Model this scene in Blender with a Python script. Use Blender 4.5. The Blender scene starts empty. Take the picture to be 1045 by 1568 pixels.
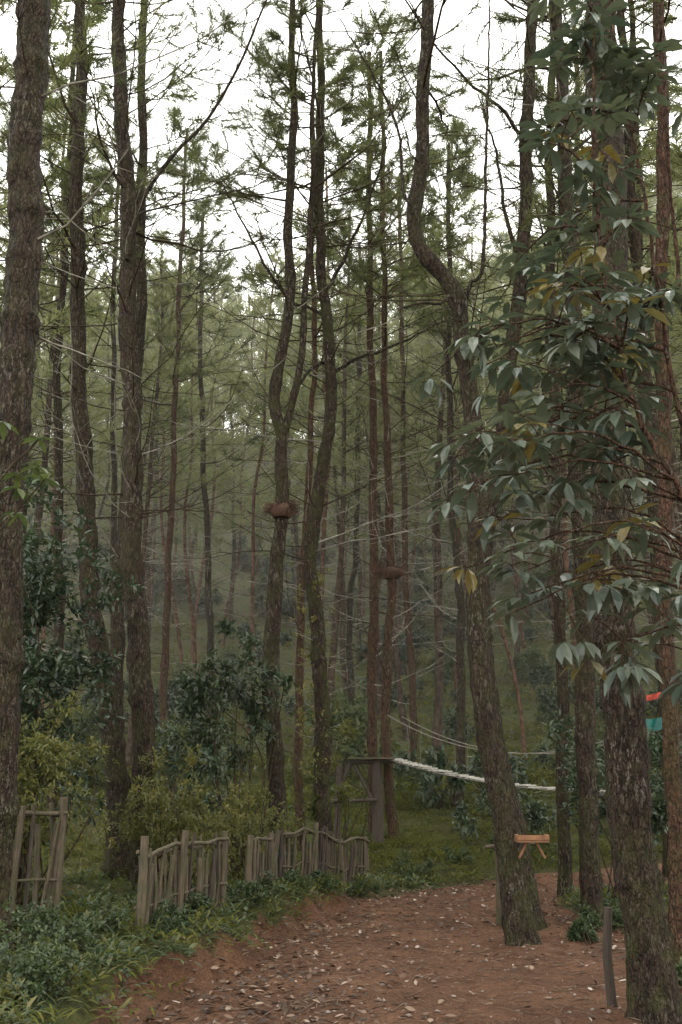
import bpy, math, random
import numpy as np
rng=np.random.default_rng(7); random.seed(7)
S=bpy.context.scene
def link(o): S.collection.objects.link(o); return o
# ------------------------------------------------------------ node helpers
def mat_new(name):
    m=bpy.data.materials.new(name); m.use_nodes=True
    nt=m.node_tree; nt.nodes.clear()
    out=nt.nodes.new('ShaderNodeOutputMaterial')
    return m,nt,out
def N(nt,t,**k):
    n=nt.nodes.new(t)
    for a,b in k.items():
        if a in n.inputs: n.inputs[a].default_value=b
        else: setattr(n,a,b)
    return n
def ramp(nt,fac,stops,interp='LINEAR'):
    r=nt.nodes.new('ShaderNodeValToRGB'); r.color_ramp.interpolation=interp
    e=r.color_ramp.elements
    e[0].position,e[0].color=stops[0][0],(*stops[0][1],1)
    e[1].position,e[1].color=stops[-1][0],(*stops[-1][1],1)
    for p,c in stops[1:-1]:
        x=e.new(p); x.color=(*c,1)
    nt.links.new(fac,r.inputs[0]); return r
def noise(nt,vec,scale,detail=4,rough=.6):
    n=N(nt,'ShaderNodeTexNoise'); n.inputs['Scale'].default_value=scale
    n.inputs['Detail'].default_value=detail; n.inputs['Roughness'].default_value=rough
    if vec: nt.links.new(vec,n.inputs['Vector'])
    return n
def mixc(nt,f,a,b,bt='MIX'):
    m=nt.nodes.new('ShaderNodeMix'); m.data_type='RGBA'; m.blend_type=bt
    for s,i in ((f,0),(a,6),(b,7)):
        if isinstance(s,(int,float)): m.inputs[i].default_value=s
        elif isinstance(s,tuple): m.inputs[i].default_value=(*s,1)
        else: nt.links.new(s,m.inputs[i])
    return m.outputs[2]
def bump(nt,h,strength,dist):
    b=nt.nodes.new('ShaderNodeBump'); b.inputs['Strength'].default_value=strength
    b.inputs['Distance'].default_value=dist; nt.links.new(h,b.inputs['Height']); return b.outputs[0]
def leaf_mat(name,cols,rough=.5,trans=.35,spec=.4,tcol=1.6):
    m,nt,out=mat_new(name)
    a=N(nt,'ShaderNodeAttribute',attribute_name='cv')
    n=len(cols); r=ramp(nt,a.outputs['Fac'],[(i/(n-1),c) for i,c in enumerate(cols)])
    if spec>0:
        p=N(nt,'ShaderNodeBsdfPrincipled'); p.inputs['Roughness'].default_value=rough
        p.inputs['Specular IOR Level'].default_value=spec
        nt.links.new(r.outputs[0],p.inputs['Base Color'])
    else:
        p=N(nt,'ShaderNodeBsdfDiffuse'); nt.links.new(r.outputs[0],p.inputs['Color'])
    t=N(nt,'ShaderNodeBsdfTranslucent')
    c=mixc(nt,1.0,r.outputs[0],(tcol,tcol*1.0,tcol*.74),'MULTIPLY')
    nt.links.new(c,t.inputs['Color'])
    x=N(nt,'ShaderNodeMixShader'); x.inputs[0].default_value=trans
    nt.links.new(p.outputs[0],x.inputs[1]); nt.links.new(t.outputs[0],x.inputs[2])
    nt.links.new(x.outputs[0],out.inputs[0]); return m
def bark_mat(name,dark,mid,light,lich,scale=34,lichamt=.55):
    m,nt,out=mat_new(name)
    tc=N(nt,'ShaderNodeTexCoord'); mp=N(nt,'ShaderNodeMapping'); mp.inputs['Scale'].default_value=(1,1,.34)
    nt.links.new(tc.outputs['Object'],mp.inputs['Vector'])
    wn=noise(nt,mp.outputs[0],11,3,.7)
    wv=mixc(nt,.09,mp.outputs[0],wn.outputs['Color'],'ADD')
    v=N(nt,'ShaderNodeTexVoronoi',feature='DISTANCE_TO_EDGE'); v.inputs['Scale'].default_value=scale
    nt.links.new(wv,v.inputs['Vector'])
    fine=noise(nt,mp.outputs[0],70,4,.75); big=noise(nt,tc.outputs['Object'],1.6,3)
    med=noise(nt,mp.outputs[0],22,4,.7)
    c1=mixc(nt,big.outputs['Fac'],light,mid)
    crack=ramp(nt,v.outputs['Distance'],[(0,(0,0,0)),(.2,(1,1,1))])
    mr=ramp(nt,med.outputs['Fac'],[(.4,(0,0,0)),(.58,(1,1,1))])
    ck=mixc(nt,.5,crack.outputs[0],mr.outputs[0])
    c2=mixc(nt,ck,dark,c1)
    fr=ramp(nt,fine.outputs['Fac'],[(.32,(.4,.4,.4)),(.66,(1.6,1.6,1.6))])
    c2=mixc(nt,1.0,c2,fr.outputs[0],'MULTIPLY')
    ln=noise(nt,mp.outputs[0],36,4,.75)
    lr=ramp(nt,ln.outputs['Fac'],[(lichamt,(0,0,0)),(lichamt+.045,(1,1,1))])
    lb=ramp(nt,big.outputs['Fac'],[(.38,(.08,.08,.08)),(.62,(.85,.85,.85))])
    lf=mixc(nt,1.0,lr.outputs[0],lb.outputs[0],'MULTIPLY')
    c3=mixc(nt,lf,c2,lich)
    a=N(nt,'ShaderNodeAttribute',attribute_name='cv')
    moss=ramp(nt,a.outputs['Fac'],[(.25,(.12,.12,.12)),(1,(.85,.85,.85))])
    bigm=noise(nt,tc.outputs['Object'],4,4,.7)
    mm=mixc(nt,1.0,moss.outputs[0],ramp(nt,bigm.outputs['Fac'],[(.44,(0,0,0)),(.6,(1,1,1))]).outputs[0],'MULTIPLY')
    c3=mixc(nt,mm,c3,mixc(nt,fine.outputs['Fac'],(.028,.032,.010),(.085,.085,.028)))
    p=N(nt,'ShaderNodeBsdfPrincipled'); p.inputs['Roughness'].default_value=.9; p.inputs['Specular IOR Level'].default_value=.2
    nt.links.new(c3,p.inputs['Base Color'])
    hh=mixc(nt,.35,ck,fine.outputs['Color'])
    nt.links.new(bump(nt,hh,1.0,.045),p.inputs['Normal'])
    nt.links.new(p.outputs[0],out.inputs[0]); return m
def plain_mat(name,c1,c2,scale=30,rough=.8,stretch=(1,1,1),bs=.5,mossy=False):
    m,nt,out=mat_new(name)
    tc=N(nt,'ShaderNodeTexCoord'); mp=N(nt,'ShaderNodeMapping'); mp.inputs['Scale'].default_value=stretch
    nt.links.new(tc.outputs['Object'],mp.inputs['Vector'])
    n=noise(nt,mp.outputs[0],scale,3,.65)
    r=ramp(nt,n.outputs['Fac'],[(.3,c1),(.7,c2)]).outputs[0]
    if mossy:
        n2=noise(nt,tc.outputs['Object'],7,4,.7); r=mixc(nt,ramp(nt,n2.outputs['Fac'],[(.46,(0,0,0)),(.6,(.75,.75,.75))]).outputs[0],r,(.05,.05,.02))
    p=N(nt,'ShaderNodeBsdfPrincipled'); p.inputs['Roughness'].default_value=rough
    nt.links.new(r,p.inputs['Base Color'])
    if bs>0: nt.links.new(bump(nt,n.outputs['Fac'],bs,.01),p.inputs['Normal'])
    nt.links.new(p.outputs[0],out.inputs[0]); return m
def far_bark(name,a_,b_,sc=6):
    m,nt,out=mat_new(name); tc=N(nt,'ShaderNodeTexCoord')
    n=noise(nt,tc.outputs['Object'],sc,2,.7); r=ramp(nt,n.outputs['Fac'],[(.35,a_),(.68,b_)])
    p=N(nt,'ShaderNodeBsdfDiffuse'); nt.links.new(r.outputs[0],p.inputs['Color']); nt.links.new(p.outputs[0],out.inputs[0]); return m
M_bark=bark_mat('pine_bark',(.007,.005,.0035),(.034,.023,.016),(.075,.051,.035),(.18,.155,.125))
M_barkR=bark_mat('red_pine_bark',(.015,.008,.005),(.068,.033,.021),(.125,.066,.042),(.20,.165,.13),28,.58)
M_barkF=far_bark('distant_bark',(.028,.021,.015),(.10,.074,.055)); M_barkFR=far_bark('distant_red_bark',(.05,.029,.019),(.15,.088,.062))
M_twig=far_bark('twig_bark',(.030,.023,.016),(.078,.06,.044),20)
M_dead=far_bark('dead_twig',(.13,.118,.10),(.34,.31,.26),9)
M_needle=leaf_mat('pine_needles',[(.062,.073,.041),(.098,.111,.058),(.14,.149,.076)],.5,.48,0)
M_needleF=leaf_mat('pine_needles_far_hazed',[(.128,.140,.080),(.175,.187,.104),(.225,.232,.13)],.6,.48,0)  # paler copy of the near needles: distance haze and backlight put into the colour
M_glossy=leaf_mat('broad_leaf_glossy',[(.042,.060,.045),(.068,.086,.064),(.105,.12,.082),(.15,.11,.03)],.34,.2,.6)
M_shrub=leaf_mat('shrub_leaf',[(.024,.038,.024),(.038,.057,.032),(.064,.086,.042)],.4,.2,.5)
M_yel=leaf_mat('light_shrub_leaf',[(.070,.080,.026),(.115,.117,.038),(.19,.163,.058)],.5,.4)
M_herb=leaf_mat('herb_leaf',[(.034,.052,.026),(.058,.080,.034),(.10,.113,.04)],.5,.3)
M_grass=leaf_mat('slope_grass',[(.064,.076,.022),(.105,.113,.033),(.16,.146,.048)],.6,.35,0)
M_litter=leaf_mat('dry_leaf',[(.035,.021,.014),(.10,.055,.034),(.24,.165,.115),(.40,.34,.29)],.6,.1)
M_wood=plain_mat('weathered_wood',(.032,.025,.015),(.13,.094,.06),14,.85,(3,3,.4),.8,True)
M_board=plain_mat('pale_board',(.30,.28,.24),(.52,.49,.44),10,.8)
M_rope=plain_mat('rope_fiber',(.12,.11,.09),(.25,.22,.19),60)
M_darkw=plain_mat('dark_wood',(.022,.016,.011),(.06,.043,.03),14,.85,(3,3,.4))
M_nest=plain_mat('dry_fern',(.03,.015,.009),(.10,.045,.022),30)
M_orange=plain_mat('orange_wood',(.14,.06,.03),(.27,.13,.06),14)
M_red=plain_mat('red_cloth',(.36,.045,.03),(.48,.08,.05),6)
M_teal=plain_mat('teal_plastic',(.0,.09,.08),(.01,.13,.11),6,.4)
# ------------------------------------------------------------ geometry builder
class G:
    def __init__(s): s.V=[];s.F=[];s.n=0
    def add(s,V,F,mat,cv,smooth=True):
        V=np.asarray(V,float).reshape(-1,3); F=np.asarray(F,int)
        cv=np.broadcast_to(np.asarray(cv,float),(len(V),))
        s.V.append((V,cv)); s.F.append((F+s.n,mat,smooth)); s.n+=len(V)
    def build(s,name,mats,do_link=True):
        me=bpy.data.meshes.new(name)
        V=np.concatenate([v for v,_ in s.V]); cv=np.concatenate([c for _,c in s.V])
        me.vertices.add(len(V)); me.vertices.foreach_set('co',V.astype(np.float32).ravel())
        L=np.concatenate([f.ravel() for f,_,_ in s.F])
        tot=np.concatenate([np.full(len(f),f.shape[1]) for f,_,_ in s.F])
        mi=np.concatenate([np.full(len(f),m) for f,m,_ in s.F]); sm=np.concatenate([np.full(len(f),q) for f,_,q in s.F])
        st=np.concatenate([[0],np.cumsum(tot)[:-1]])
        me.loops.add(len(L)); me.loops.foreach_set('vertex_index',L.astype(np.int32))
        me.polygons.add(len(tot)); me.polygons.foreach_set('loop_start',st.astype(np.int32))
        for m in mats: me.materials.append(m)
        me.polygons.foreach_set('material_index',mi.astype(np.int32)); me.polygons.foreach_set('use_smooth',sm.astype(bool))
        a=me.attributes.new('cv','FLOAT','POINT'); a.data.foreach_set('value',cv.astype(np.float32))
        me.update(calc_edges=True)
        o=bpy.data.objects.new(name,me)
        if do_link: link(o)
        return o
def nrm(a): return a/np.maximum(np.linalg.norm(a,axis=-1,keepdims=True),1e-9)
def tube(g,P,R,sides,mat,cv=.3,jit=None,cap=False):
    P=np.asarray(P,float); n=len(P); R=np.broadcast_to(np.asarray(R,float),(n,))
    T=nrm(np.gradient(P,axis=0))
    m=np.abs(T.mean(0)); ref=np.eye(3)[int(np.argmin(m))]
    A=nrm(np.cross(T,ref)); B=np.cross(T,A)
    th=np.arange(sides)*2*math.pi/sides
    rr=R[:,None]*(jit if jit is not None else 1.0)*np.ones((n,sides))
    V=P[:,None]+rr[...,None]*(np.cos(th)[None,:,None]*A[:,None]+np.sin(th)[None,:,None]*B[:,None])
    i=np.arange(n-1)[:,None]*sides; j=np.arange(sides)[None]; j2=(j+1)%sides
    F=np.stack([i+j,i+j2,i+sides+j2,i+sides+j],-1).reshape(-1,4)
    cvv=np.repeat(np.broadcast_to(np.asarray(cv,float),(n,)),sides)
    g.add(V.reshape(-1,3),F,mat,cvv)
    if cap:
        for k in (0,n-1):
            c=np.vstack([V[k],P[k][None]]); g.add(c,np.stack([np.arange(sides),(np.arange(sides)+1)%sides,np.full(sides,sides)],1),mat,.3,False)
def box(g,c,size,mat,rz=0,rx=0,ry=0,cv=.3):
    x,y,z=[s/2 for s in size]
    V=np.array([[a,b,d] for a in(-x,x) for b in(-y,y) for d in(-z,z)])
    def R(t,ax):
        c_,s_=math.cos(t),math.sin(t)
        return np.array({'z':[[c_,-s_,0],[s_,c_,0],[0,0,1]],'x':[[1,0,0],[0,c_,-s_],[0,s_,c_]],'y':[[c_,0,s_],[0,1,0],[-s_,0,c_]]}[ax])
    V=V@(R(rz,'z')@R(ry,'y')@R(rx,'x')).T+np.array(c)
    g.add(V,[[0,1,3,2],[4,6,7,5],[0,4,5,1],[2,3,7,6],[0,2,6,4],[1,5,7,3]],mat,cv,False)
def catmull(P,step):
    P=np.asarray(P,float); Q=np.vstack([2*P[0]-P[1],P,2*P[-1]-P[-2]]); out=[]
    for i in range(1,len(Q)-2):
        a,b,c,d=Q[i-1:i+3]; k=max(2,int(np.linalg.norm(c-b)/step))
        t=np.linspace(0,1,k,endpoint=False)[:,None]
        out.append(.5*((2*b)+(-a+c)*t+(2*a-5*b+4*c-d)*t*t+(-a+3*b-3*c+d)*t**3))
    return np.vstack(out+[P[-1:]])
def needles(g,pos,dr,size,mat,n=30,w=.006,cvb=None):
    pos=np.asarray(pos);dr=nrm(np.asarray(dr));m=len(pos)
    if m==0:return
    size=np.broadcast_to(size,(m,))[:,None]
    ref=nrm(rng.normal(size=(m,3))); A=nrm(np.cross(dr,ref)); B=np.cross(dr,A)
    th=rng.uniform(0,2*math.pi,(m,n)); ph=np.radians(rng.uniform(12,72,(m,n))); L=size*rng.uniform(.7,1.15,(m,n))
    t=rng.uniform(-.5,.25,(m,n))*size
    rad=np.cos(th)[...,None]*A[:,None]+np.sin(th)[...,None]*B[:,None]
    d=np.cos(ph)[...,None]*dr[:,None]+np.sin(ph)[...,None]*rad
    d[...,2]-=.12; d=nrm(d)
    b=pos[:,None]+dr[:,None]*t[...,None]; tip=b+d*L[...,None]
    s=nrm(np.cross(d,rng.normal(size=(m,n,3))))*w*.5
    V=np.stack([b-s,b+s,tip],2).reshape(-1,3)
    cv=np.clip((rng.uniform(.1,.9,m) if cvb is None else cvb)[:,None]+rng.normal(0,.12,(m,n)),0,1)
    g.add(V,np.arange(m*n*3).reshape(-1,3),mat,np.repeat(cv.ravel(),3),False)
def leaves(g,pos,dr,up,L,W,mat,cv,droop=.15,fold=.12):
    pos=np.asarray(pos);m=len(pos)
    if m==0:return
    dr=nrm(dr); sd=nrm(np.cross(dr,up)); nn=np.cross(sd,dr)
    L=np.broadcast_to(L,(m,))[:,None];W=np.broadcast_to(W,(m,))[:,None]
    def p(t,s,z): return pos+dr*L*t+sd*W*s+nn*L*z
    d=droop
    V=np.stack([p(0,0,0),p(.3,-.42,-d*.15+fold*.3),p(.3,0,-d*.15),p(.3,.42,-d*.15+fold*.3),
        p(.66,-.46,-d*.5+fold*.3),p(.66,0,-d*.5),p(.66,.46,-d*.5+fold*.3),p(1,0,-d*1.1)],1).reshape(-1,3)
    o=np.arange(m)[:,None]*8
    T=(o[:,:,None]+np.array([[0,2,1],[0,3,2],[4,5,7],[5,6,7]])[None]).reshape(-1,3)
    Q=(o[:,:,None]+np.array([[1,2,5,4],[2,3,6,5]])[None]).reshape(-1,4)
    cv=np.repeat(np.broadcast_to(cv,(m,)),8)
    g.add(V,T,mat,cv,False)
    g.F.append((Q+(g.n-m*8),mat,False))
# ------------------------------------------------------------ terrain
_w=[(rng.normal(size=2),rng.uniform(0,6.28)) for _ in range(24)]
def sn(x,y,f,k=0):
    r=0
    for i in range(8):
        d,p=_w[(i+k*5)%24]; r=r+np.sin((x*d[0]+y*d[1])*f*(1+.35*i)+p)/(1+.3*i)
    return r/3.2
PC=np.array([(1.2,-30,2.6),(1.2,4,2.6),(1.2,7,2.5),(1.15,9,1.95),(1.25,11,1.65),(1.4,13,1.2),(2.1,14.4,.9),(3.5,15.3,.9),(6,16.2,.9),(14,18,1.0)])
def pathd(x,y):
    x=np.asarray(x,float);y=np.asarray(y,float)
    best=np.full(x.shape,1e9)
    for a,b in zip(PC[:-1],PC[1:]):
        d=b[:2]-a[:2]; t=np.clip(((x-a[0])*d[0]+(y-a[1])*d[1])/(d@d),0,1)
        q=np.hypot(x-a[0]-t*d[0],y-a[1]-t*d[1])-(a[2]+t*(b[2]-a[2]))
        best=np.minimum(best,q)
    return best
def ss(t): t=np.clip(t,0,1); return t*t*(3-2*t)
def height(x,y):
    x=np.asarray(x,float);y=np.asarray(y,float)
    d=pathd(x,y)+.10*sn(x,y,2.2,1)
    left=ss((1.0-x)/.8)*ss((15.2-y)/2.5)
    B=.30*left+.07*(1-left)+.12*ss((y-15)/1.5)
    z=B*ss(d/(.38+.4*(1-left)+.2*sn(x,y,3,3)))
    z=z+.07*ss((d-.3)/1.5)*sn(x,y,1.5)+.02*sn(x,y,5,2)+.012*sn(x,y,14,1)
    z=z+np.minimum(np.maximum(-2-x,0)*.05,.6)*ss((y-2)/6)
    e=np.clip(y-15.5,0,40); e2=np.clip(y-55.5,0,75)
    z=z+.12*e+.0045*e*e+.5*e2-.5*.5*np.clip(y-100,0,30)**2/30
    z=z+ss((y-17)/12)*.3*sn(x,y,.35,3)+.012*np.clip(x-5,0,60)*e
    return z
def hz(x,y): return float(height(np.array([x]),np.array([y]))[0])
xs=np.unique(np.round(np.concatenate([np.arange(-5,5,.06),np.arange(-14,14,.35),np.arange(-60,60,2),np.arange(-240,241,15)]),3))
ys=np.unique(np.round(np.concatenate([np.arange(5,17,.06),np.arange(0,40,.35),np.arange(-20,130,2),np.arange(-60,400,15)]),3))
X,Y=np.meshgrid(xs,ys,indexing='ij'); Z=height(X,Y)
D=pathd(X,Y)+.10*sn(X,Y,2.2,1)+.07*sn(X,Y,9,2)
dirt=1-ss((D+.12)/.3)
leftm=ss((1.0-X)/.8)*ss((15.2-Y)/2.5)
dirt=np.maximum(dirt,.8*leftm*(1-ss((D-.12)/.25)))
dirt=np.maximum(dirt,.9*(1-ss((np.hypot((X+1.4)/1.5,(Y-14.8)/1.2)-.6)/.6)))
V=np.stack([X,Y,Z],-1).reshape(-1,3); ny=len(ys)
i=(np.arange(len(xs)-1)[:,None]*ny+np.arange(ny-1)[None]).ravel()
F=np.stack([i,i+ny,i+ny+1,i+1],1)
fd=dirt.ravel()[F].mean(1)
def ground_mat():
    m,nt,out=mat_new('forest_soil')
    tc=N(nt,'ShaderNodeTexCoord'); o=tc.outputs['Object']
    a=N(nt,'ShaderNodeAttribute',attribute_name='cv')
    n1=noise(nt,o,1.1,5,.65); n2=noise(nt,o,7,5,.7); n3=noise(nt,o,45,5,.75)
    s=ramp(nt,n1.outputs['Fac'],[(.32,(.085,.038,.020)),(.5,(.175,.077,.038)),(.68,(.27,.135,.072))]).outputs[0]
    s=mixc(nt,ramp(nt,n2.outputs['Fac'],[(.35,(0,0,0)),(.7,(1,1,1))]).outputs[0],s,(.115,.052,.028))
    s=mixc(nt,ramp(nt,n3.outputs['Fac'],[(.54,(0,0,0)),(.66,(.6,.6,.6))]).outputs[0],s,(.32,.195,.12))
    s=mixc(nt,ramp(nt,n3.outputs['Fac'],[(.34,(.85,.85,.85)),(.46,(0,0,0))]).outputs[0],s,(.030,.015,.009))
    g=ramp(nt,n2.outputs['Fac'],[(.3,(.028,.034,.010)),(.5,(.070,.078,.020)),(.7,(.12,.118,.03))]).outputs[0]
    g=mixc(nt,ramp(nt,n1.outputs['Fac'],[(.48,(0,0,0)),(.64,(.75,.75,.75))]).outputs[0],g,(.09,.056,.027))
    g=mixc(nt,ramp(nt,n3.outputs['Fac'],[(.34,(.7,.7,.7)),(.48,(0,0,0))]).outputs[0],g,(.017,.019,.008))
    ad=N(nt,'ShaderNodeMath',operation='MULTIPLY_ADD'); nt.links.new(n2.outputs['Fac'],ad.inputs[0]); ad.inputs[1].default_value=.9
    nt.links.new(a.outputs['Fac'],ad.inputs[2])
    f=ramp(nt,ad.outputs[0],[(.85,(0,0,0)),(1.0,(1,1,1))]).outputs[0]
    c=mixc(nt,f,g,s)
    p=N(nt,'ShaderNodeBsdfPrincipled'); p.inputs['Roughness'].default_value=.85; p.inputs['Specular IOR Level'].default_value=.3
    nt.links.new(c,p.inputs['Base Color'])
    h=mixc(nt,.5,n2.outputs['Fac'],n3.outputs['Fac'])
    nt.links.new(bump(nt,h,1.0,.11),p.inputs['Normal']); nt.links.new(p.outputs[0],out.inputs[0]); return m
M_ground=ground_mat()
for nm,msk in (('forest_ground',fd<=.55),('dirt_path',fd>.55)):
    f=F[msk]; u,inv=np.unique(f,return_inverse=True)
    g=G(); g.add(V[u],inv.reshape(-1,4),0,dirt.ravel()[u]); g.build(nm,[M_ground])
# ------------------------------------------------------------ pine trees
def branch_path(p0,az,length,elev,curve,nseg,wob=.06):
    t=np.linspace(0,1,nseg)
    e=elev+curve*t; ds=length/(nseg-1)
    a=az+np.cumsum(rng.normal(0,wob*1.5,nseg))
    d=np.stack([np.cos(e)*np.cos(a),np.cos(e)*np.sin(a),np.sin(e)],1)+rng.normal(0,wob,(nseg,3))
    P=np.vstack([[0,0,0],np.cumsum(d[:-1]*ds,0)])+p0
    return P
def pine_limbs(g,curve,rad,z_dead,z_live,spread,ndead,nlive,nn,nw,tuft=.2,ntw=6,tm=3,sides=4,seg=9,pd=.7,dl=1.0):
    zz=curve[:,2]; top=zz[-1]; tp=[];td=[]
    def at(z):
        k=int(np.argmin(np.abs(zz-z))); return curve[k],rad[k]
    for q in range(ndead):
        z=rng.uniform(z_dead,min(z_live+2.5,top)); p,r=at(z); az=rng.uniform(0,6.283)
        L=rng.uniform(.4,1.0)*spread*dl
        P=branch_path(p,az,L,rng.uniform(-.1,.5),rng.uniform(-.3,.9),seg,.07)
        r0=rng.uniform(.007,.014)*(.6+.4*dl); mt=2 if rng.random()<pd else 1
        tube(g,P,np.linspace(r0,.003,seg),sides,mt)
        for w in range(rng.integers(1,5)):
            k=rng.integers(2,seg-1); 
            Q=branch_path(P[k],az+rng.choice([-1,1])*rng.uniform(.5,1.1),L*rng.uniform(.2,.45),rng.uniform(-.2,.6),rng.uniform(-.3,.7),4,.08)
            tube(g,Q,np.linspace(r0*.5,.002,4),3,mt)
    for q in range(nlive):
        f=rng.random()**.8
        z=z_live+(top-z_live)*f; p,r=at(z); az=rng.uniform(0,6.283)
        L=spread*(1.15-.75*f)*rng.uniform(.6,1.1)
        P=branch_path(p,az,L,rng.uniform(-.05,.5)+.4*f,rng.uniform(.1,.9),seg,.06)
        r0=.012+.016*(1-f)*rng.random()
        tube(g,P,np.linspace(r0,.004,seg),sides,1)
        ends=[(P[-1],P[-1]-P[-2])]
        for w in range(ntw):
            k=rng.integers(seg//3,seg)
            Q=branch_path(P[k],az+rng.choice([-1,1])*rng.uniform(.4,1.2),L*rng.uniform(.15,.4),rng.uniform(0,.7),rng.uniform(0,.8),4,.08)
            tube(g,Q,np.linspace(r0*.5,.003,4),3,1)
            ends.append((Q[-1],Q[-1]-Q[-2])); ends.append((Q[2],Q[2]-Q[1]))
            if tm>2: ends.append((Q[1],Q[1]-Q[0]))
        for e,d in ends:
            tp.append(e);td.append(d+rng.normal(0,.02,3))
    if tp: needles(g,np.array(tp),np.array(td),rng.uniform(.8,1.2,len(tp))*tuft,3,nn,nw)
    return tp
def trunk(g,pts,y,r0,r1,mat=0,snap=True,sides=14,moss=.3,drift=.12,step=.12,knots=True):
    P=np.array([(x,y,z) for x,z in pts],float)
    if snap: P[0,2]=hz(P[0,0],y)-.15
    C=catmull(P,step); t=np.linspace(0,1,len(C))
    s=C[:,2]; ph=rng.uniform(0,6)
    C[:,1]+=drift*(np.sin(s*.5+ph)-np.sin(s[0]*.5+ph)); C[:,0]+=.018*np.sin(s*1.9+ph)+.01*np.sin(s*4.1+ph*2)
    R=r0+(r1-r0)*t
    if snap: R=R*(1+.45*np.exp(-(s-s[0]-.1)/.22))
    if knots:
        z=s[0]+rng.uniform(.3,.8)
        while z<s[-1]:
            R=R*(1+rng.uniform(.04,.26)*np.exp(-((s-z)/.06)**2)); z+=rng.uniform(.35,.8)
    th=np.arange(sides)*2*math.pi/sides
    jit=1+.05*np.sin(3*th[None]+s[:,None]*2.1+ph)+.05*np.sin(5*th[None]-s[:,None]*5+ph)+rng.normal(0,.055,(len(C),sides))
    cv=np.clip(moss+.5*np.exp(-(s-s[0])/1.2),0,1)
    tube(g,C,R,sides,mat,cv,jit)
    return C,R
MP=[M_bark,M_twig,M_dead,M_needle,M_barkR]
def ext(pts,ztop,lean=0):
    (x1,z1),(x2,z2)=pts[-2],pts[-1]
    if z2<ztop: s=max(-.06,min(.06,(x2-x1)/max(z2-z1,.1))); pts=pts+[(x2+s*(ztop-z2)*.5,(z2+ztop)/2),(x2+s*(ztop-z2)*.7+lean,ztop)]
    return pts
c=lambda s:[tuple(float(v)/100 for v in p.split(',')) for p in s.split()]
TR=[ # y, points, r0,r1, top, red, dead, live, spread, zlive
(7.5,[(-2.46,0),(-2.52,1.74),(-2.59,2.95),(-2.66,4.55),(-2.74,6.33),(-2.83,8.31),(-2.88,9.77)],.145,.12,19,0,10,18,2.6,10),
(13,[(-2.69,.3),(-2.83,1.45),(-3.05,2.67),(-3.28,3.69),(-3.46,4.84),(-3.68,6.71),(-3.87,8.73),(-3.95,10.89),(-4.04,13.23)],.145,.055,18,0,38,24,2.7,8.6),
(12,[(-2.2,.5),(-2.3,1.83),(-2.42,2.97),(-2.54,4.18),(-2.64,5.44),(-2.79,7.23),(-2.94,9.16),(-3.08,10.7),(-3.23,12.33)],.145,.06,18,0,38,22,2.7,8.6),
(16,[(-3.44,.6),(-3.56,3.43),(-3.57,6.15),(-3.53,9.11),(-3.62,11.68),(-3.76,15.9)],.12,.06,19,0,28,24,2.5,9),
(22,c('-377,121 -391,412 -390,785 -390,1159 -393,1546'),.09,.035,17.5,1,32,28,2.2,9.8),
(14.5,c('-20,50 -28,233 -35,364 -43,471 -32,583 -17,687 -15,774 -25,875 -34,955 -34,1134 -36,1324 -35,1595'),.118,.045,17.5,0,42,22,2.5,9.2),
(17,c('-64,60 -71,267 -65,490 -52,778 -48,880 -54,1092 -54,1375'),.075,.03,15,1,28,22,2.2,9.2),
(18,c('61,10 55,194 60,485 62,736 59,977 57,1220 60,1525'),.095,.04,16.5,1,34,24,2.2,9.2),
(17.5,c('90,10 80,161 80,360 91,500 84,720 82,914 83,1263'),.085,.035,16,1,34,24,2.2,9.2),
(24,c('160,60 174,281 160,594 158,928 159,1195 160,1672'),.09,.04,17.5,1,30,28,2.2,9.6),
(20,c('225,28 232,198 243,454 234,658 233,873 239,1177'),.09,.04,15.5,0,30,26,2.2,9),
(10.2,c('176,-2 166,57 155,148 145,237 145,344 146,443 145,531 140,623 135,679 117,711 92,744 84,786 94,863 101,961 107,1072 114,1220'),.125,.045,15,0,24,18,2.4,9.4),
(11.2,c('205,1 190,79 175,161 164,252 165,400 187,502 208,634 225,756 239,913 249,1059 262,1269'),.11,.05,17.5,0,26,22,2.6,8.8),
(7.3,c('212,0 207,65 202,129 199,197 197,267 202,368 212,503 221,620 226,746 232,883'),.145,.10,18,0,10,18,2.6,9),
(11.5,c('268,-29 273,77 279,292 281,487 286,745 291,982 297,1189'),.105,.06,18,0,24,24,2.6,8.5),
(14,c('296,-38 299,101 303,230 305,413 311,608 325,950 355,1410'),.085,.05,17,0,26,26,2.4,8.8),
(9,[(2.82,0),(2.88,.96),(2.95,2.05),(3.02,3.22),(3.18,5.14),(3.32,7.28),(3.45,9.66)],.07,.05,15,1,10,16,2.2,8.5),
(17,[(-4.75,.5),(-4.85,4.66),(-5.1,8.28),(-5.2,10.9)],.09,.045,17,0,26,26,2.2,8.8),
(18,[(-5.6,.5),(-5.8,4.8),(-6.05,8.7)],.08,.04,16,0,22,24,2.2,8.4),
(26,[(-3.3,2),(-3.5,6.3),(-3.75,9.9)],.10,.045,17.5,0,28,28,2.2,9.5),
(23,[(-5.1,1),(-5.35,5.7),(-5.6,10.6)],.08,.045,18,0,28,30,2.2,9.3),
(28,[(.33,2),(.24,6.2),(.43,7.6),(.49,10.6)],.09,.045,17.5,0,28,28,2.2,9.8),
(19,[(4.6,.5),(4.7,6),(5.0,12)],.10,.045,18,1,24,26,2.3,8.8),
(16,[(5.0,.3),(5.2,6),(5.4,12)],.10,.045,18,0,16,24,2.3,8.8),
(13.5,[(4.3,.1),(4.45,6),(4.5,12)],.10,.045,18,0,14,22,2.3,8.8),
]
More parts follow.
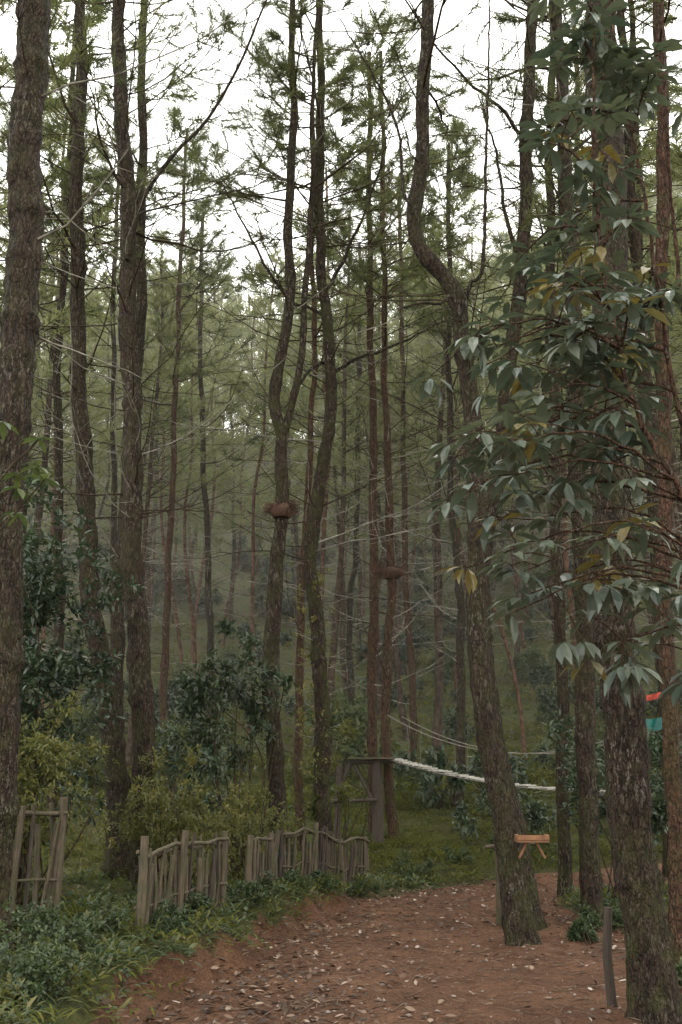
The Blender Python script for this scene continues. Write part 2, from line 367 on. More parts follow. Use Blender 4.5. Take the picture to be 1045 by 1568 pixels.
for k,(y,pts,r0,r1,top,red,nd,nl,sp,zl) in enumerate(TR):
    g=G(); pts=ext(list(pts),top)
    C,R=trunk(g,pts,y,r0,r1,4 if red else 0,sides=18 if y<12 else 11,moss=.75 if y in(14.5,) else .42,step=.07 if y<9 else (.11 if y<15 else .2))
    near=y<15
    pine_limbs(g,C,R,3.2 if y>15 else 4.5,zl,sp,nd,nl,26 if near else 18,.0085 if near else .016,.22 if near else .26,6,3,seg=8,pd=.25 if near else .6,dl=1.15 if near else 1.0)
    if k==2:
        P=catmull([(-2.85,12,8.2),(-2.68,11.9,9.0),(-2.26,11.8,9.66),(-1.83,11.8,10.2),(-1.40,11.7,11.0),(-1.13,11.6,11.7),(-.86,11.6,12.5)],.15)
        tube(g,P,np.linspace(.035,.012,len(P)),6,0)
        for j in range(10):
            q=P[rng.integers(8,len(P))]; Q=branch_path(q,rng.uniform(0,6.28),rng.uniform(.5,1.2),.2,.6,6); tube(g,Q,np.linspace(.01,.003,6),3,1)
            needles(g,Q[3:],Q[3:]-Q[2:-1],.22,3,34,.008)
    if k==5:
        for L in ([(-.15,14.5,7.6),(.18,14.4,7.78),(.80,14.3,7.98),(1.32,14.2,8.2),(1.84,14,8.36)],[(-.28,14.5,8.6),(-.45,14.5,8.72),(-.85,14.4,8.85),(-1.28,14.3,9.55),(-1.67,14.2,10.26),(-1.95,14,10.75)],[(-.18,14.5,7.75),(-.40,14.4,7.7),(-.60,14.2,7.35),(-.8,13.7,6.75)],[(-.30,14.5,8.9),(.1,14.3,9.6),(.5,14.2,10.6),(.8,14,11.6)]):
            P=catmull(L,.12); P=P+rng.normal(0,.012,P.shape); tube(g,P,np.linspace(.032,.010,len(P)),6,0)
    if k==11:
        for L,ra in (([(1.33,10.2,6.45),(1.28,10.15,6.66),(1.20,10.1,6.7),(1.12,10.1,6.62),(.94,10.05,6.6),(.68,10,6.53)],.03),([(1.38,10.2,6.6),(1.46,10.15,6.9),(1.57,10.1,6.98),(1.62,10.1,7.45),(1.66,10.1,8.2),(1.73,10,9.5),(1.8,10,11)],.024),([(.84,10.2,7.8),(.72,10.15,8.1),(.65,10.1,8.9),(.3,10,9.65),(-.02,9.9,10.2)],.022)):
            P=catmull(L,.1); P=P+rng.normal(0,.006,P.shape); tube(g,P,np.linspace(ra,.008,len(P)),6,0)
    if k==12:
        for L in ([(2.42,11.2,9.4),(2.02,11.1,9.9),(1.62,11,10.2),(1.19,10.9,10.7),(.86,10.8,11.3)],[(2.25,11.2,7.6),(2.04,11.1,8.38),(1.95,11,9.13),(1.75,11,10)]):
            P=catmull(L,.12); P=P+rng.normal(0,.01,P.shape); tube(g,P,np.linspace(.03,.009,len(P)),6,0)
            for j in range(8):
                q=P[rng.integers(3,len(P))]; Q=branch_path(q,rng.uniform(0,6.28),rng.uniform(.4,.9),.2,.6,6); tube(g,Q,np.linspace(.008,.003,6),3,1)
                needles(g,Q[3:],Q[3:]-Q[2:-1],.22,3,34,.008)
    g.build('pine_tree',MP)
g=G()
C,R=trunk(g,c('-76,20 -86,161 -93,271 -92,404 -84,515 -82,631'),13.5,.118,.085,0,moss=.6,drift=.0)
a=c('-82,625 -94,671 -92,722 -79,815 -78,955 -76,1125 -77,1293 -78,1496'); b=c('-82,625 -68,691 -56,773 -51,857 -46,1011 -43,1184 -40,1400')
Ca,Ra=trunk(g,a,13.5,.082,.04,0,snap=False,drift=0); Cb,Rb=trunk(g,b,13.5,.055,.022,0,snap=False,drift=0)
pine_limbs(g,Ca,Ra,7.5,9.4,2.3,22,18,26,.0085,.22,seg=8,pd=.25,dl=1.15); pine_limbs(g,Cb,Rb,7.5,9.4,1.8,14,12,26,.0085,.22,seg=8,pd=.25)
g.build('pine_tree',MP)
# ------------------------------------------------------------ instancing helper
def instancer(name,variants,pos,rot,sc,idx):
    col=bpy.data.collections.new(name+'_source')
    for o in variants: col.objects.link(o)
    me=bpy.data.meshes.new(name); me.vertices.add(len(pos)); me.vertices.foreach_set('co',np.asarray(pos,np.float32).ravel())
    at=me.attributes.new('rot','FLOAT_VECTOR','POINT'); at.data.foreach_set('vector',np.asarray(rot,np.float32).ravel())
    at=me.attributes.new('sc','FLOAT','POINT'); at.data.foreach_set('value',np.asarray(sc,np.float32))
    at=me.attributes.new('vi','INT','POINT'); at.data.foreach_set('value',np.asarray(idx,np.int32))
    o=link(bpy.data.objects.new(name,me))
    nt=bpy.data.node_groups.new(name+'_nodes','GeometryNodeTree')
    nt.interface.new_socket('Geometry',in_out='INPUT',socket_type='NodeSocketGeometry'); nt.interface.new_socket('Geometry',in_out='OUTPUT',socket_type='NodeSocketGeometry')
    gi=nt.nodes.new('NodeGroupInput');go=nt.nodes.new('NodeGroupOutput')
    ci=nt.nodes.new('GeometryNodeCollectionInfo'); ci.inputs['Collection'].default_value=col; ci.inputs['Separate Children'].default_value=True; ci.inputs['Reset Children'].default_value=True
    ip=nt.nodes.new('GeometryNodeInstanceOnPoints'); ip.inputs['Pick Instance'].default_value=True
    def na(n,t):
        q=nt.nodes.new('GeometryNodeInputNamedAttribute'); q.data_type=t; q.inputs['Name'].default_value=n; return q.outputs['Attribute']
    e=nt.nodes.new('FunctionNodeEulerToRotation')
    L=nt.links.new
    L(gi.outputs[0],ip.inputs['Points']);L(ci.outputs[0],ip.inputs['Instance']);L(na('vi','INT'),ip.inputs['Instance Index'])
    L(na('rot','FLOAT_VECTOR'),e.inputs[0]);L(e.outputs[0],ip.inputs['Rotation']);L(na('sc','FLOAT'),ip.inputs['Scale'])
    L(ip.outputs[0],go.inputs[0])
    md=o.modifiers.new('scatter','NODES'); md.node_group=nt
    return o
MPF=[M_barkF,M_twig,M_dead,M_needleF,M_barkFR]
var=[]
def bgtree(name,k,live,twigs,tm,nn,nw,tuft,zl,dead,seg,rr):
    g=G(); H=rng.uniform(14.5,17.5)
    x=np.cumsum(rng.normal(0,.15,9)); 
    P=np.stack([x-x[0],np.cumsum(rng.normal(0,.06,9)),np.linspace(-.3,H,9)],1)
    C=catmull(P,.6); R=np.linspace(rr,.03,len(C))
    tube(g,C,R,7,4 if k%2 else 0,.3,1+rng.normal(0,.08,(len(C),7)))
    pine_limbs(g,C,R,3.0,zl,2.3,dead,live,nn,nw,tuft,twigs,tm,sides=3,seg=seg)
    return g.build(name,MPF,False)
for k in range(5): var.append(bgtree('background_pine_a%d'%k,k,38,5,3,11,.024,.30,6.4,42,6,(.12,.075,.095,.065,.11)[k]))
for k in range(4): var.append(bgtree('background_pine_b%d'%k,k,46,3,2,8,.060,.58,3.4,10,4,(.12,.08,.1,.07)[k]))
pos=[];tries=0
while len(pos)<335 and tries<40000:
    tries+=1
    y=21+88*rng.random()**1.15; x=rng.uniform(-1,1)*(5+y*.41)
    if y<25 and -3.2<x<3.6: continue
    if any((x-p[0])**2+(y-p[1])**2<2.0**2 for p in pos): continue
    pos.append((x,y))
for x,y in [(-8,13),(-10,18),(-7,20),(8,11),(10,15),(7.5,19),(9,7),(12,20),(-6,3),(6.5,2),(-4,-6),(5,-8),(6.8,14),(-6.8,15)]: pos.append((x,y))
pos=np.array(pos); zs=height(pos[:,0],pos[:,1]); n=len(pos)
vi=np.where(pos[:,1]>40,rng.integers(5,9,n),rng.integers(0,5,n))
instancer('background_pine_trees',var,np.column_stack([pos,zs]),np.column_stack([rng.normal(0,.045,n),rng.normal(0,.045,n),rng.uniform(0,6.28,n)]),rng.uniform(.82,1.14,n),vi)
# ------------------------------------------------------------ shrubs
def leaf_cluster(g,pos,dirs,nl,L,W,mat,spread=1.0,cvm=.5,cvs=.2,droop=.2):
    m=len(pos); pos=np.repeat(pos,nl,0); d0=np.repeat(nrm(dirs),nl,0)
    k=m*nl; d=nrm(d0*.55+nrm(rng.normal(size=(k,3)))*spread); up=nrm(rng.normal(0,.35,(k,3))+np.array([0,0,1]))
    base=pos+d*L*.15*rng.random((k,1))+rng.normal(0,L*.18,(k,3))
    cv=np.clip(np.repeat(rng.normal(cvm,cvs,m),nl)+rng.normal(0,.1,k),0,1)
    leaves(g,base,d,up,L*rng.uniform(.6,1.15,k),W*rng.uniform(.7,1.1,k),mat,cv,droop)
def shrub(name,base,cen,rad,ncl,nl,L,W,mat,stems=10,lump=.5,cvm=.5,do=True,hollow=.35,kk=22):
    g=G(); cen=np.array(cen,float); rad=np.array(rad,float); pts=[]
    k=max(4,int(ncl/kk)); lc=cen+nrm(rng.normal(size=(k,3)))*rad*rng.uniform(.3,1.0,(k,1)); lr=rng.uniform(.22,.5,k)*lump*2
    while len(pts)<ncl:
        i=rng.integers(k); p=lc[i]+nrm(rng.normal(size=3))*rad.min()*lr[i]*rng.uniform(hollow,1.05)
        if p[2]>base[2]+.02: pts.append(p)
    pts=np.array(pts); b=np.array(base,float)
    for j in range(stems):
        q=pts[rng.integers(len(pts))] if j>=k else lc[j]
        s=b+np.array([rng.normal(0,.1),rng.normal(0,.1),-.05]); mid=(s+q)/2+np.array([rng.normal(0,.1),rng.normal(0,.1),.1+.1*rng.random()])*np.linalg.norm(q-s)
        P=catmull([s,mid,q],.15); tube(g,P,np.linspace(.013,.004,len(P))*max(.4,min(1.2,rad.max())),5,0)
    leaf_cluster(g,pts,pts-cen+np.array([0,0,.4*rad[2]]),nl,L,W,1,.9,cvm)
    return g.build(name,[M_twig,mat],do)
B=lambda x,y:(x,y,hz(x,y))
def shrubB(name,x,y,dz,rad,*a): b=B(x,y); return shrub(name,b,(x,y,b[2]+dz),rad,*a)
shrub('rhododendron_bush',B(-3.2,10.2),(-3.2,10.3,2.6),(.9,.8,2.0),1050,9,.11,.038,M_shrub,14,.5,.45)
shrub('rhododendron_bush',B(-4.4,11.5),(-4.4,11.5,2.9),(1.0,.8,1.9),560,9,.11,.038,M_shrub,12,.6,.4)
shrub('broadleaf_bush',B(-1.25,13.1),(-1.4,13,2.3),(.95,.7,1.25),640,8,.10,.036,M_shrub,16,.34,.62,True,.3,16)
shrub('light_green_shrub',B(-2.9,9.7),(-2.9,9.6,1.5),(.75,.5,.85),820,9,.06,.022,M_yel,18,.6,.45)
shrub('light_green_shrub',B(-1.8,11.4),(-1.8,11.4,1.05),(.85,.5,.75),800,9,.06,.022,M_yel,18,.6,.5)
shrub('light_green_shrub',B(-1.1,12.6),(-1.1,12.6,.9),(.6,.5,.55),360,8,.06,.022,M_yel,14,.6,.4)
shrubB('light_green_shrub',-2.6,14.5,.6,(1.0,.6,.6),380,8,.065,.026,M_yel,14,.6,.4)
shrub('light_green_shrub',B(-.1,15),(-.15,14.6,1.4),(.5,.4,.9),240,8,.07,.027,M_yel,14,.5,.3)
shrub('broadleaf_bush',B(3.4,12.6),(3.4,12.6,1.5),(.8,.6,.9),420,8,.11,.042,M_shrub,12,.5,.6)
shrubB('broadleaf_bush',2.8,17.4,.5,(.9,.6,.5),300,8,.10,.04,M_shrub,12,.5,.6)
shrubB('broadleaf_bush',5.2,18,.9,(1.1,.8,1.0),340,8,.11,.042,M_shrub,12,.5,.5)
g=G(); pts=np.array([(-.4+rng.normal(0,.16),14.4+rng.normal(0,.14),z) for z in rng.uniform(1.5,4.6,150)])
leaf_cluster(g,pts,pts-np.array([-.38,14.6,3]),7,.07,.028,1,1.0,.6)
for j in range(30):
    P=branch_path(np.array([-.38,14.45,rng.uniform(2,4.6)]),rng.uniform(0,6.28),rng.uniform(.3,.7),0,.5,6,.15); tube(g,P,np.linspace(.008,.003,6),3,0)
g.build('climbing_vine',[M_dead,M_yel])
for (x,y,s,hh) in [(-1.75,7.6,.36,.18),(-2.1,6.9,.42,.26),(-1.75,6.5,.35,.2),(-2.55,7.5,.45,.32),(-2.95,8.2,.42,.3),(-1.95,8.3,.32,.2),(-2.35,8.2,.38,.22),(-1.48,8.9,.22,.16),(-1.3,9.6,.24,.16),(-1.02,10.4,.24,.15),(-.85,11.2,.22,.14),(-.55,12.1,.24,.14),(-.2,12.8,.2,.13),(.2,13.8,.28,.13),(.95,15.5,.4,.2),(1.8,16.1,.4,.18),(2.8,16.7,.5,.22),(2.35,10.4,.25,.1),(2.75,11.2,.3,.12),(3.1,12,.35,.15),(2.6,8.2,.25,.12)]:
    b=B(x,y); shrub('undergrowth_plant',b,(x,y,b[2]+hh*.6),(s,s,hh),200,7,.042,.02,M_herb,10,.9,.35,hollow=.1)
sv=[shrub('hill_shrub_%d'%k,(0,0,0),(0,0,.6),(.9,.9,.6),140,8,.15,.055,M_shrub if k<2 else M_herb,8,.6,.6,False) for k in range(3)]
pp=[]
while len(pp)<360:
    y=18+70*rng.random()**1.1; x=rng.uniform(-1,1)*(4+y*.4)
    if pathd(x,y)<.8: continue
    if y<32 and -3<x<5.5 and rng.random()<.82: continue
    pp.append((x,y))
pp=np.array(pp);n=len(pp)
instancer('hillside_shrubs',sv,np.column_stack([pp,height(pp[:,0],pp[:,1])]),np.column_stack([np.zeros(n),np.zeros(n),rng.uniform(0,6.28,n)]),rng.uniform(.35,1.6,n),rng.integers(0,3,n))
# ground cover
gv=[]
for k in range(6):
    g=G(); m=16 if k<4 else 26; a=rng.uniform(0,6.28,m); e=rng.uniform(.1,1.1,m)
    sp=.05 if k<4 else .12
    p=np.column_stack([rng.normal(0,sp,m),rng.normal(0,sp,m),rng.uniform(0,.05,m)])
    d=np.column_stack([np.cos(a)*np.cos(e),np.sin(a)*np.cos(e),np.sin(e)])
    if k<3: leaves(g,p+d*.03,d,np.tile([0,0,1.],(m,1)),rng.uniform(.04,.08,m),rng.uniform(.02,.035,m),0,np.clip(rng.normal(.5,.25,m),0,1),.3)
    elif k==3: leaves(g,p,d,np.tile([0,0,1.],(m,1)),rng.uniform(.10,.2,m),.010,0,np.clip(rng.normal(.6,.2,m),0,1),.6)
    else: leaves(g,p,d,np.tile([0,0,1.],(m,1)),rng.uniform(.05,.11,m),.016,0,np.clip(rng.normal(.5,.25,m),0,1),.4)
    gv.append(g.build('ground_plant_%d'%k,[M_grass if k>3 else (M_yel if k==1 else M_herb)],False))
n0=36000; x=rng.uniform(-8,8,n0); y=5.5+21*rng.random(n0)**1.2; d=pathd(x,y)+.1*sn(x,y,2.2,1)
dens=ss((d-.02)/.3)*np.clip(.5+.5*sn(x,y,1.3,2)+.5*np.exp(-((d-.4)/.3)**2),.08,1)
dens*=1-.9*(np.hypot((x+1.4)/1.5,(y-14.8)/1.2)<.8)
k=rng.random(n0)<dens; x,y=x[k],y[k]; s1=rng.uniform(.4,1.3,len(x)); v1=np.where((y>15.5)&(rng.random(len(x))<.75),rng.integers(4,6,len(x)),rng.integers(0,5,len(x)))
n0=9000; x2=rng.uniform(-1,1,n0); y2=20+45*rng.random(n0)**1.3; x2=x2*(4+y2*.42)
k=rng.random(n0)<np.clip(.5+.6*sn(x2,y2,.6,2),.1,1); x2,y2=x2[k],y2[k]
x=np.concatenate([x,x2]);y=np.concatenate([y,y2]);s1=np.concatenate([s1,rng.uniform(1.6,3.2,len(x2))]);v1=np.concatenate([v1,np.where(rng.random(len(x2))<.65,4,2)]); n=len(x)
instancer('ground_cover_plants',gv,np.column_stack([x,y,height(x,y)]),np.column_stack([rng.normal(0,.2,n),rng.normal(0,.2,n),rng.uniform(0,6.28,n)]),s1,v1)
n0=16000; x=rng.uniform(-1.8,4,n0); y=rng.uniform(5.5,17,n0); d=pathd(x,y)
near_l=np.exp(-((x+.6)**2/.8+(y-7.5)**2/1.6))
dens=np.where(d<.25,.32+.75*ss((d+.9)/.8),0.2)*np.clip(.6+.8*sn(x,y,1.9,1),.14,1.3)+1.0*near_l
k=rng.random(n0)<dens; x,y=x[k],y[k]; nl_=near_l[k]; n=len(x); a=rng.uniform(0,6.28,n)
g=G(); leaves(g,np.column_stack([x,y,height(x,y)+.010]),np.column_stack([np.cos(a),np.sin(a),rng.normal(0,.15,n)]),nrm(np.column_stack([rng.normal(0,.35,n),rng.normal(0,.35,n),np.ones(n)])),rng.uniform(.025,.085,n),rng.uniform(.012,.042,n),0,np.clip(rng.beta(1.0,1.9,n)-.25*nl_*(rng.random(n)<.75),0,1),-.15,.25)
n=3400; x=rng.uniform(-1.5,3.6,n);y=rng.uniform(6,16,n);a=rng.uniform(0,6.28,n)
leaves(g,np.column_stack([x,y,height(x,y)+.012]),np.column_stack([np.cos(a),np.sin(a),rng.normal(0,.06,n)]),np.tile([0,0,1.],(n,1)),rng.uniform(.06,.2,n),.007,0,rng.uniform(.2,.7,n),0,.1)
g.build('fallen_leaves',[M_litter])
g=G(); n=620; x=rng.uniform(-1.2,3,n); y=rng.uniform(6,15,n); z=height(x,y)
ico=np.array([(1,0,0),(-1,0,0),(0,1,0),(0,-1,0),(0,0,.6),(0,0,-.6)]); fi=np.array([(0,2,4),(2,1,4),(1,3,4),(3,0,4),(2,0,5),(1,2,5),(3,1,5),(0,3,5)])
for i_ in range(n):
    s=.008+.022*rng.random()**3; g.add(ico*s*rng.uniform(.6,1.3,(6,1))+[x[i_],y[i_],z[i_]+s*.2],fi,0,.3)
g.build('path_pebbles',[plain_mat('stone',(.12,.08,.06),(.25,.2,.17))])
# ------------------------------------------------------------ right broadleaf tree
g=G()
stems=[[(2.55,5.9,0),(2.35,5.8,1.5),(2.1,5.7,3),(1.95,5.6,4.6),(1.8,5.6,6.6)],[(2.6,5.9,0),(2.6,5.8,2),(2.3,5.9,3.6),(2.2,5.9,5.2),(2.25,5.8,7)],[(2.65,5.7,0),(2.2,5.3,1.9),(1.9,5.2,2.9),(1.6,5.2,3.7),(1.5,5.2,4.9),(1.6,5.3,6.2)]]
SC=[]
for s in stems:
    P=catmull(s,.12); P=P+rng.normal(0,.006,P.shape); tube(g,P,np.linspace(.026,.008,len(P)),7,0); SC.append(P)
lb=np.array([(2.15,1.4),(2.35,.95),(2.9,.68),(3.4,.62),(3.9,.72),(4.2,1.0),(4.9,1.15),(5.8,1.3),(6.4,1.4)])
SC=np.vstack(SC)
cl=[]
for lz in list(rng.uniform(2.2,4.3,34))+list(rng.uniform(4.2,6.4,18)):
    xl=np.interp(lz,lb[:,0],lb[:,1])+rng.random()**1.5*.85; p=np.array([xl,rng.uniform(4.8,6.0),lz])
    cand=SC[SC[:,2]<p[2]+.05]; s=cand[np.argmin(np.linalg.norm(cand-p,axis=1)+rng.random(len(cand))*.3)]
    mid=(s+p)/2+[0,0,.16*np.linalg.norm(p-s)]
    P=catmull([s,mid,p],.08); P=P+rng.normal(0,.006,P.shape); tube(g,P,np.linspace(.010,.004,len(P)),5,0); cl.append((p,p-s))
    for w in range(rng.integers(3,6)):
        q=P[rng.integers(len(P)//4,len(P))]; e=q+np.array([rng.normal(0,.14)-.03,rng.normal(0,.15),rng.normal(.0,.13)])
        tube(g,[q,(q+e)/2+[0,0,.02],e],[.005,.004,.003],4,0); cl.append((e,e-q))
for p,dd in cl:
    nl=rng.integers(5,9); a=rng.uniform(0,6.28)+np.arange(nl)*2.4; e=rng.uniform(-.6,.3,nl)
    d=np.column_stack([np.cos(a)*np.cos(e),np.sin(a)*np.cos(e),np.sin(e)])+nrm(dd)*.5
    cvb=rng.uniform(.1,.62) if rng.random()<.93 else .95
    leaves(g,np.repeat(p[None],nl,0)+nrm(d)*.03,d,np.tile([0,0,1.],(nl,1))+rng.normal(0,.2,(nl,3)),rng.uniform(.10,.19,nl),rng.uniform(.045,.075,nl),1,np.clip(cvb+rng.normal(0,.06,nl),0,1),.35,.15)
g.build('broadleaf_tree',[M_barkR,M_glossy])
g=G(); P=catmull([(-2.2,5.2,.3),(-2.05,5.1,1.6),(-1.85,5.0,2.9),(-1.6,5,3.3)],.1); tube(g,P,np.linspace(.02,.006,len(P)),6,0)
P2=catmull([(-1.95,5.05,2.6),(-1.7,4.95,2.85),(-1.52,4.9,3.05)],.1); tube(g,P2,np.linspace(.008,.004,len(P2)),5,0)
for p in [(-1.6,5,3.3),(-1.52,4.9,3.05),(-1.7,5,3.1),(-1.68,5,2.9),(-1.8,5,3.4),(-1.85,5,2.6),(-1.6,5,3.15),(-1.65,4.9,3.0)]:
    nl=7; a=rng.uniform(0,6.28)+np.arange(nl)*2.4; e=rng.uniform(-.5,.4,nl); d=np.column_stack([np.cos(a)*np.cos(e),np.sin(a)*np.cos(e),np.sin(e)])
    leaves(g,np.repeat(np.array([p]),nl,0),d,np.tile([0,0,1.],(nl,1)),rng.uniform(.07,.12,nl),.04,1,rng.uniform(.3,.8,nl),.35,.15)
g.build('young_sapling',[M_twig,M_herb])
# ------------------------------------------------------------ fences
def fence(name,pts,hgt,gap=.058,thick=.019):
    g=G(); P=np.array(pts,float); seg=np.linalg.norm(np.diff(P,axis=0),axis=1); s=0; tot=seg.sum(); cs=np.concatenate([[0],np.cumsum(seg)])
    def at(t): return np.interp(t,cs,P[:,0]),np.interp(t,cs,P[:,1])
    while s<tot:
        x,y=at(s); z=hz(x,y)
        if rng.random()<.93:
            H=hgt*rng.uniform(.7,1.06); r=thick*rng.uniform(.5,1.5)
            t=rng.normal(0,.07,2); yo=rng.normal(0,.012)
            Q=np.array([(x,y+yo,z-.08),(x+t[0]*.4+rng.normal(0,.012),y+yo+t[1]*.3,z+H*.5),(x+t[0]*H,y+yo+t[1]*.5*H,z+H)])
            tube(g,Q,[r,r*.95,r*.8],6,0 if rng.random()<.7 else 1,.3,1+rng.normal(0,.15,(3,6)),True)
        s+=gap*rng.uniform(.4,1.5)
    for t in np.linspace(0,tot,max(2,int(tot/.8)+1)):
        x,y=at(t); z=hz(x,y); H=hgt*rng.uniform(1,1.12); tube(g,[(x,y-.04,z-.1),(x+rng.normal(0,.02),y-.04,z+H*.5),(x+rng.normal(0,.03),y-.04,z+H)],[.038,.035,.032],8,0,.3,1+rng.normal(0,.08,(3,8)),True)
    for hh,yo,r in ((.93,-.045,.018),(.9,.04,.016),(.35,-.04,.012)):
        ts=np.linspace(-.08,tot+.08,int(tot/.25)+3); Q=[]
        for t in ts:
            x,y=at(np.clip(t,0,tot)); Q.append((x+(t if t<0 else max(0,t-tot))*.5,y+yo,hz(x,y)+hgt*hh+rng.normal(0,.015)))
        tube(g,Q,r,7,0,.3,1+rng.normal(0,.1,(len(Q),7)),True)
    return g.build(name,[M_wood,M_darkw])
fence('wooden_stake_fence',[(-1.62,8.6),(-1.5,9.3),(-1.15,10.3)],.70)
fence('wooden_stake_fence',[(-.95,11),(-.82,11.9)],.62)
fence('wooden_stake_fence',[(-.75,12.2),(-.2,13.2),(.35,14.6)],.62,.055)
fence('wooden_stake_fence',[(-3.6,8.3),(-3.0,8.7),(-2.45,9.2)],.98,.07,.024)
# rope bridge and platform
g=G()
tube(g,[(.6,17,hz(.6,17)-.1),(.6,17,1.3),(.59,17,1.78)],[.10,.09,.09],10,0,.3,None,True)
tube(g,[(-.08,16.9,hz(-.08,16.9)-.1),(-.02,16.9,1.74)],.05,8,0,.3,None,True)
for a_,b_,r in (((.12,16.95,1.74),(.88,16.95,1.77),.035),((.12,17.5,1.74),(.88,17.5,1.77),.035),((.22,16.9,1.70),(.52,16.9,1.12),.03),((-.12,16.86,1.13),(.58,16.86,1.15),.03),((-.1,16.9,1.15),(.14,16.92,1.72),.03)):
    tube(g,[a_,b_],r,7,0,.3,None,True)
for i_ in range(6): box(g,(.18+i_*.13,17.2,1.81),(.11,.8,.03),1)
tube(g,[(.6,17.6,hz(.6,17.6)-.1),(.6,17.6,1.78)],.07,8,0)
g.build('wooden_platform',[M_darkw,M_wood])
g=G(); A=np.array([.9,17,1.80]);Bp=np.array([3.9,14.6,1.33]); t=np.linspace(0,1,40)[:,None]; L=A+(Bp-A)*t; L[:,2]-=.20*4*(t*(1-t))[:,0]*.6
dv=nrm(Bp-A); sd=np.array([-dv[1],dv[0],0]); sd/=np.linalg.norm(sd); rz=math.atan2(dv[1],dv[0])
for p in L: box(g,p+[0,0,rng.normal(0,.005)],(.065,.32,.018),0,rz+rng.normal(0,.06))
for s in (-1,1):
    tube(g,L+sd*.14*s+[0,0,-.024],.010,6,1)
    H=L+sd*.2*s+[0,0,.7]; H[:,2]-=.25*4*(t*(1-t))[:,0]; tube(g,H,.007,5,1)
    for i_ in range(4,38,9): tube(g,[L[i_]+sd*.15*s,H[i_]],.003,4,1)
g.build('rope_bridge',[M_board,M_rope])
g=G(); tube(g,[(3.9,14.6,hz(3.9,14.6)-.1),(3.9,14.6,2.3)],[.08,.07],9,0,.3,None,True); tube(g,[(3.55,14.35,1.28),(4.4,14.9,1.28)],.04,7,0,.3,None,True); g.build('bridge_support_post',[M_darkw])
g=G(); b=hz(1.7,11.5); tube(g,[(1.70,11.5,b-.1),(1.72,11.5,.5),(1.71,11.5,.88)],[.032,.03,.028],8,0,.3,None,True); tube(g,[(1.58,11.46,.80),(2.15,11.44,.84)],.022,7,0,.3,None,True); g.build('wooden_post',[M_wood])
g=G(); tube(g,[(1.90,7.6,hz(1.9,7.6)-.1),(1.88,7.6,.35),(1.91,7.6,.66)],[.036,.034,.03],8,0,.3,None,True); g.build('wooden_post',[M_darkw])
g=G(); box(g,(1.82,9.98,.96),(.30,.2,.02),0); box(g,(1.82,9.89,.99),(.30,.02,.05),0); box(g,(1.68,9.98,.99),(.02,.16,.05),0); box(g,(1.96,9.98,.99),(.02,.16,.05),0)
box(g,(1.74,10.03,.87),(.02,.03,.16),0,ry=.5); box(g,(1.91,10.03,.87),(.02,.03,.16),0,ry=-.5); g.build('wooden_wall_tray',[M_orange])
g=G()
def cloth(a,b,h,mat):
    a=np.array(a,float);b=np.array(b,float); nx,nz=14,5; Vv=[]
    for i_ in range(nx):
        for j in range(nz):
            p=a+(b-a)*i_/(nx-1); Vv.append((p[0],p[1]+.05*math.sin(i_*1.3+j*.6),p[2]-h*j/(nz-1)-.06*math.sin(math.pi*i_/(nx-1))))
    Ff=[[i_*nz+j,(i_+1)*nz+j,(i_+1)*nz+j+1,i_*nz+j+1] for i_ in range(nx-1) for j in range(nz-1)]
    g.add(Vv,Ff,mat,.3)
cloth((4.15,14.8,2.72),(4.75,14.8,2.75),.08,0);cloth((4.15,14.85,2.42),(4.75,14.85,2.38),.17,1);cloth((4.15,14.75,2.0),(4.5,14.75,2.02),.13,0)
tube(g,[(4.12,14.8,hz(4.12,14.8)-.1),(4.12,14.8,2.8)],.03,6,2);tube(g,[(4.78,14.8,hz(4.78,14.8)-.1),(4.78,14.8,2.8)],.03,6,2)
g.build('hanging_banner',[M_red,M_teal,M_darkw])
g=G(); b=hz(-.66,12.9); P=[(-.66,12.9,b),(-.66,12.9,b+.02),(-.66,12.9,b+.3),(-.66,12.9,b+.3),(-.66,12.9,b+.34),(-.66,12.9,b+.34)]
tube(g,np.array(P)+np.array([[0,0,i_*.001] for i_ in range(6)]),[.08,.085,.11,.125,.125,.10],16,0,.3,None,True); g.build('plastic_bin',[M_teal])
def nest(x,y,z,r):
    g=G(); n=170; a=rng.uniform(0,6.28,n)
    for q in a:
        P=branch_path(np.array([x+math.cos(q)*r*.4,y+math.sin(q)*r*.4,z+rng.normal(0,.03)]),q,r*rng.uniform(.5,1.1),rng.uniform(-.2,.8),rng.uniform(-2.2,-.6),5,.15); tube(g,P,np.linspace(.008,.003,5),3,0)
    tube(g,[(x,y,z-.13),(x,y,z-.06),(x,y,z),(x,y,z+.07)],[r*.5,r*.75,r*.8,r*.45],12,0,.3,1+rng.normal(0,.15,(4,12)),True)
    g.build('epiphyte_fern_clump',[M_nest])
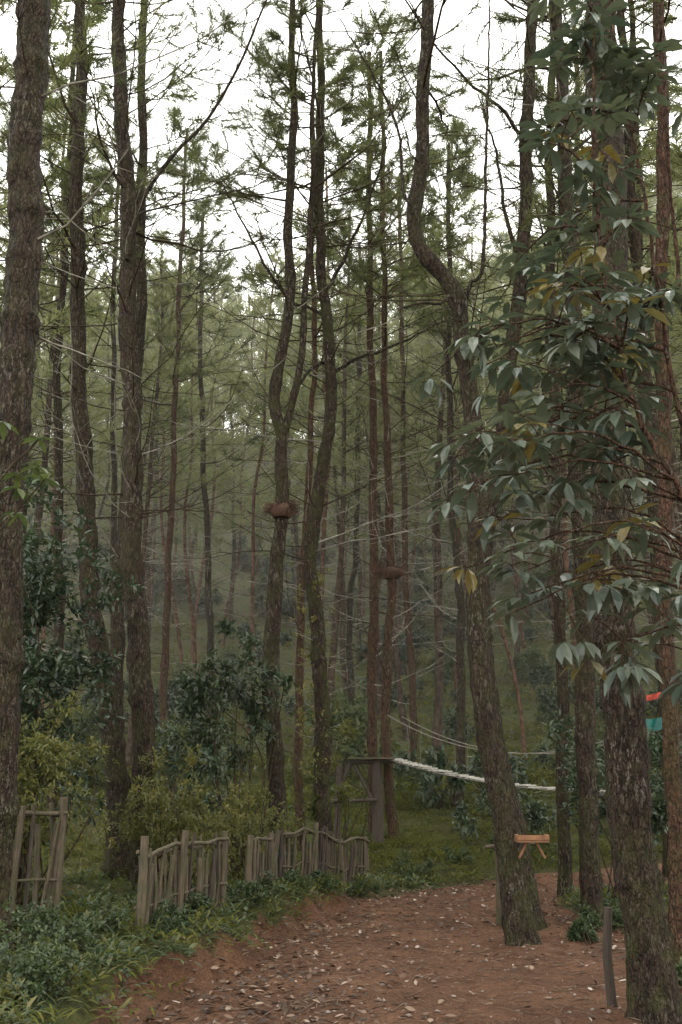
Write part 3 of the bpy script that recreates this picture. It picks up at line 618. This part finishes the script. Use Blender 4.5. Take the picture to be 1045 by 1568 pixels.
nest(-.83,13.45,5.15,.22); nest(.9,17.45,5.05,.25)
# ------------------------------------------------------------ thin mist hanging among the trees (homogeneous air volume)
m,nt,out=mat_new('thin_mist'); vs=nt.nodes.new('ShaderNodeVolumeScatter'); vs.inputs['Density'].default_value=.0024; vs.inputs['Color'].default_value=(.985,.98,.95,1); vs.inputs['Anisotropy'].default_value=.2
nt.links.new(vs.outputs[0],out.inputs['Volume'])
g=G(); box(g,(0,70,28),(200,110,76),0); g.build('forest_mist',[m])
# ------------------------------------------------------------ light, world, camera
el,az=math.radians(58),math.radians(20)
w=bpy.data.worlds.new('World'); S.world=w; w.use_nodes=True; nt=w.node_tree; nt.nodes.clear()
sky=nt.nodes.new('ShaderNodeTexSky'); sky.sky_type='NISHITA'; sky.sun_disc=False; sky.sun_elevation=el; sky.sun_rotation=az; sky.dust_density=3
hs=nt.nodes.new('ShaderNodeHueSaturation'); hs.inputs['Saturation'].default_value=.12
gm=mixc(nt,.8,hs.outputs[0],(26.5,26.6,25.2))
nt.links.new(sky.outputs[0],hs.inputs['Color'])
bg=nt.nodes.new('ShaderNodeBackground'); bg.inputs['Strength'].default_value=.15
wo=nt.nodes.new('ShaderNodeOutputWorld'); nt.links.new(gm,bg.inputs[0]); nt.links.new(bg.outputs[0],wo.inputs[0])
sd_=bpy.data.lights.new('overcast_sun','SUN'); sd_.energy=1.5; sd_.angle=math.radians(20); sd_.color=(1,.96,.89)
so=link(bpy.data.objects.new('overcast_sun',sd_))
from mathutils import Vector
dirv=Vector((math.sin(az)*math.cos(el),math.cos(az)*math.cos(el),math.sin(el)))
so.rotation_euler=dirv.to_track_quat('Z','Y').to_euler()
cam=bpy.data.cameras.new('camera'); co=link(bpy.data.objects.new('camera',cam)); co.location=(0,0,1.6)
co.rotation_euler=(math.radians(90+14.6),0,0); cam.sensor_fit='VERTICAL'; cam.sensor_height=36; cam.lens=35; cam.clip_end=1000
S.camera=co
S.view_settings.view_transform='Standard'; S.view_settings.look='None'; S.view_settings.exposure=0
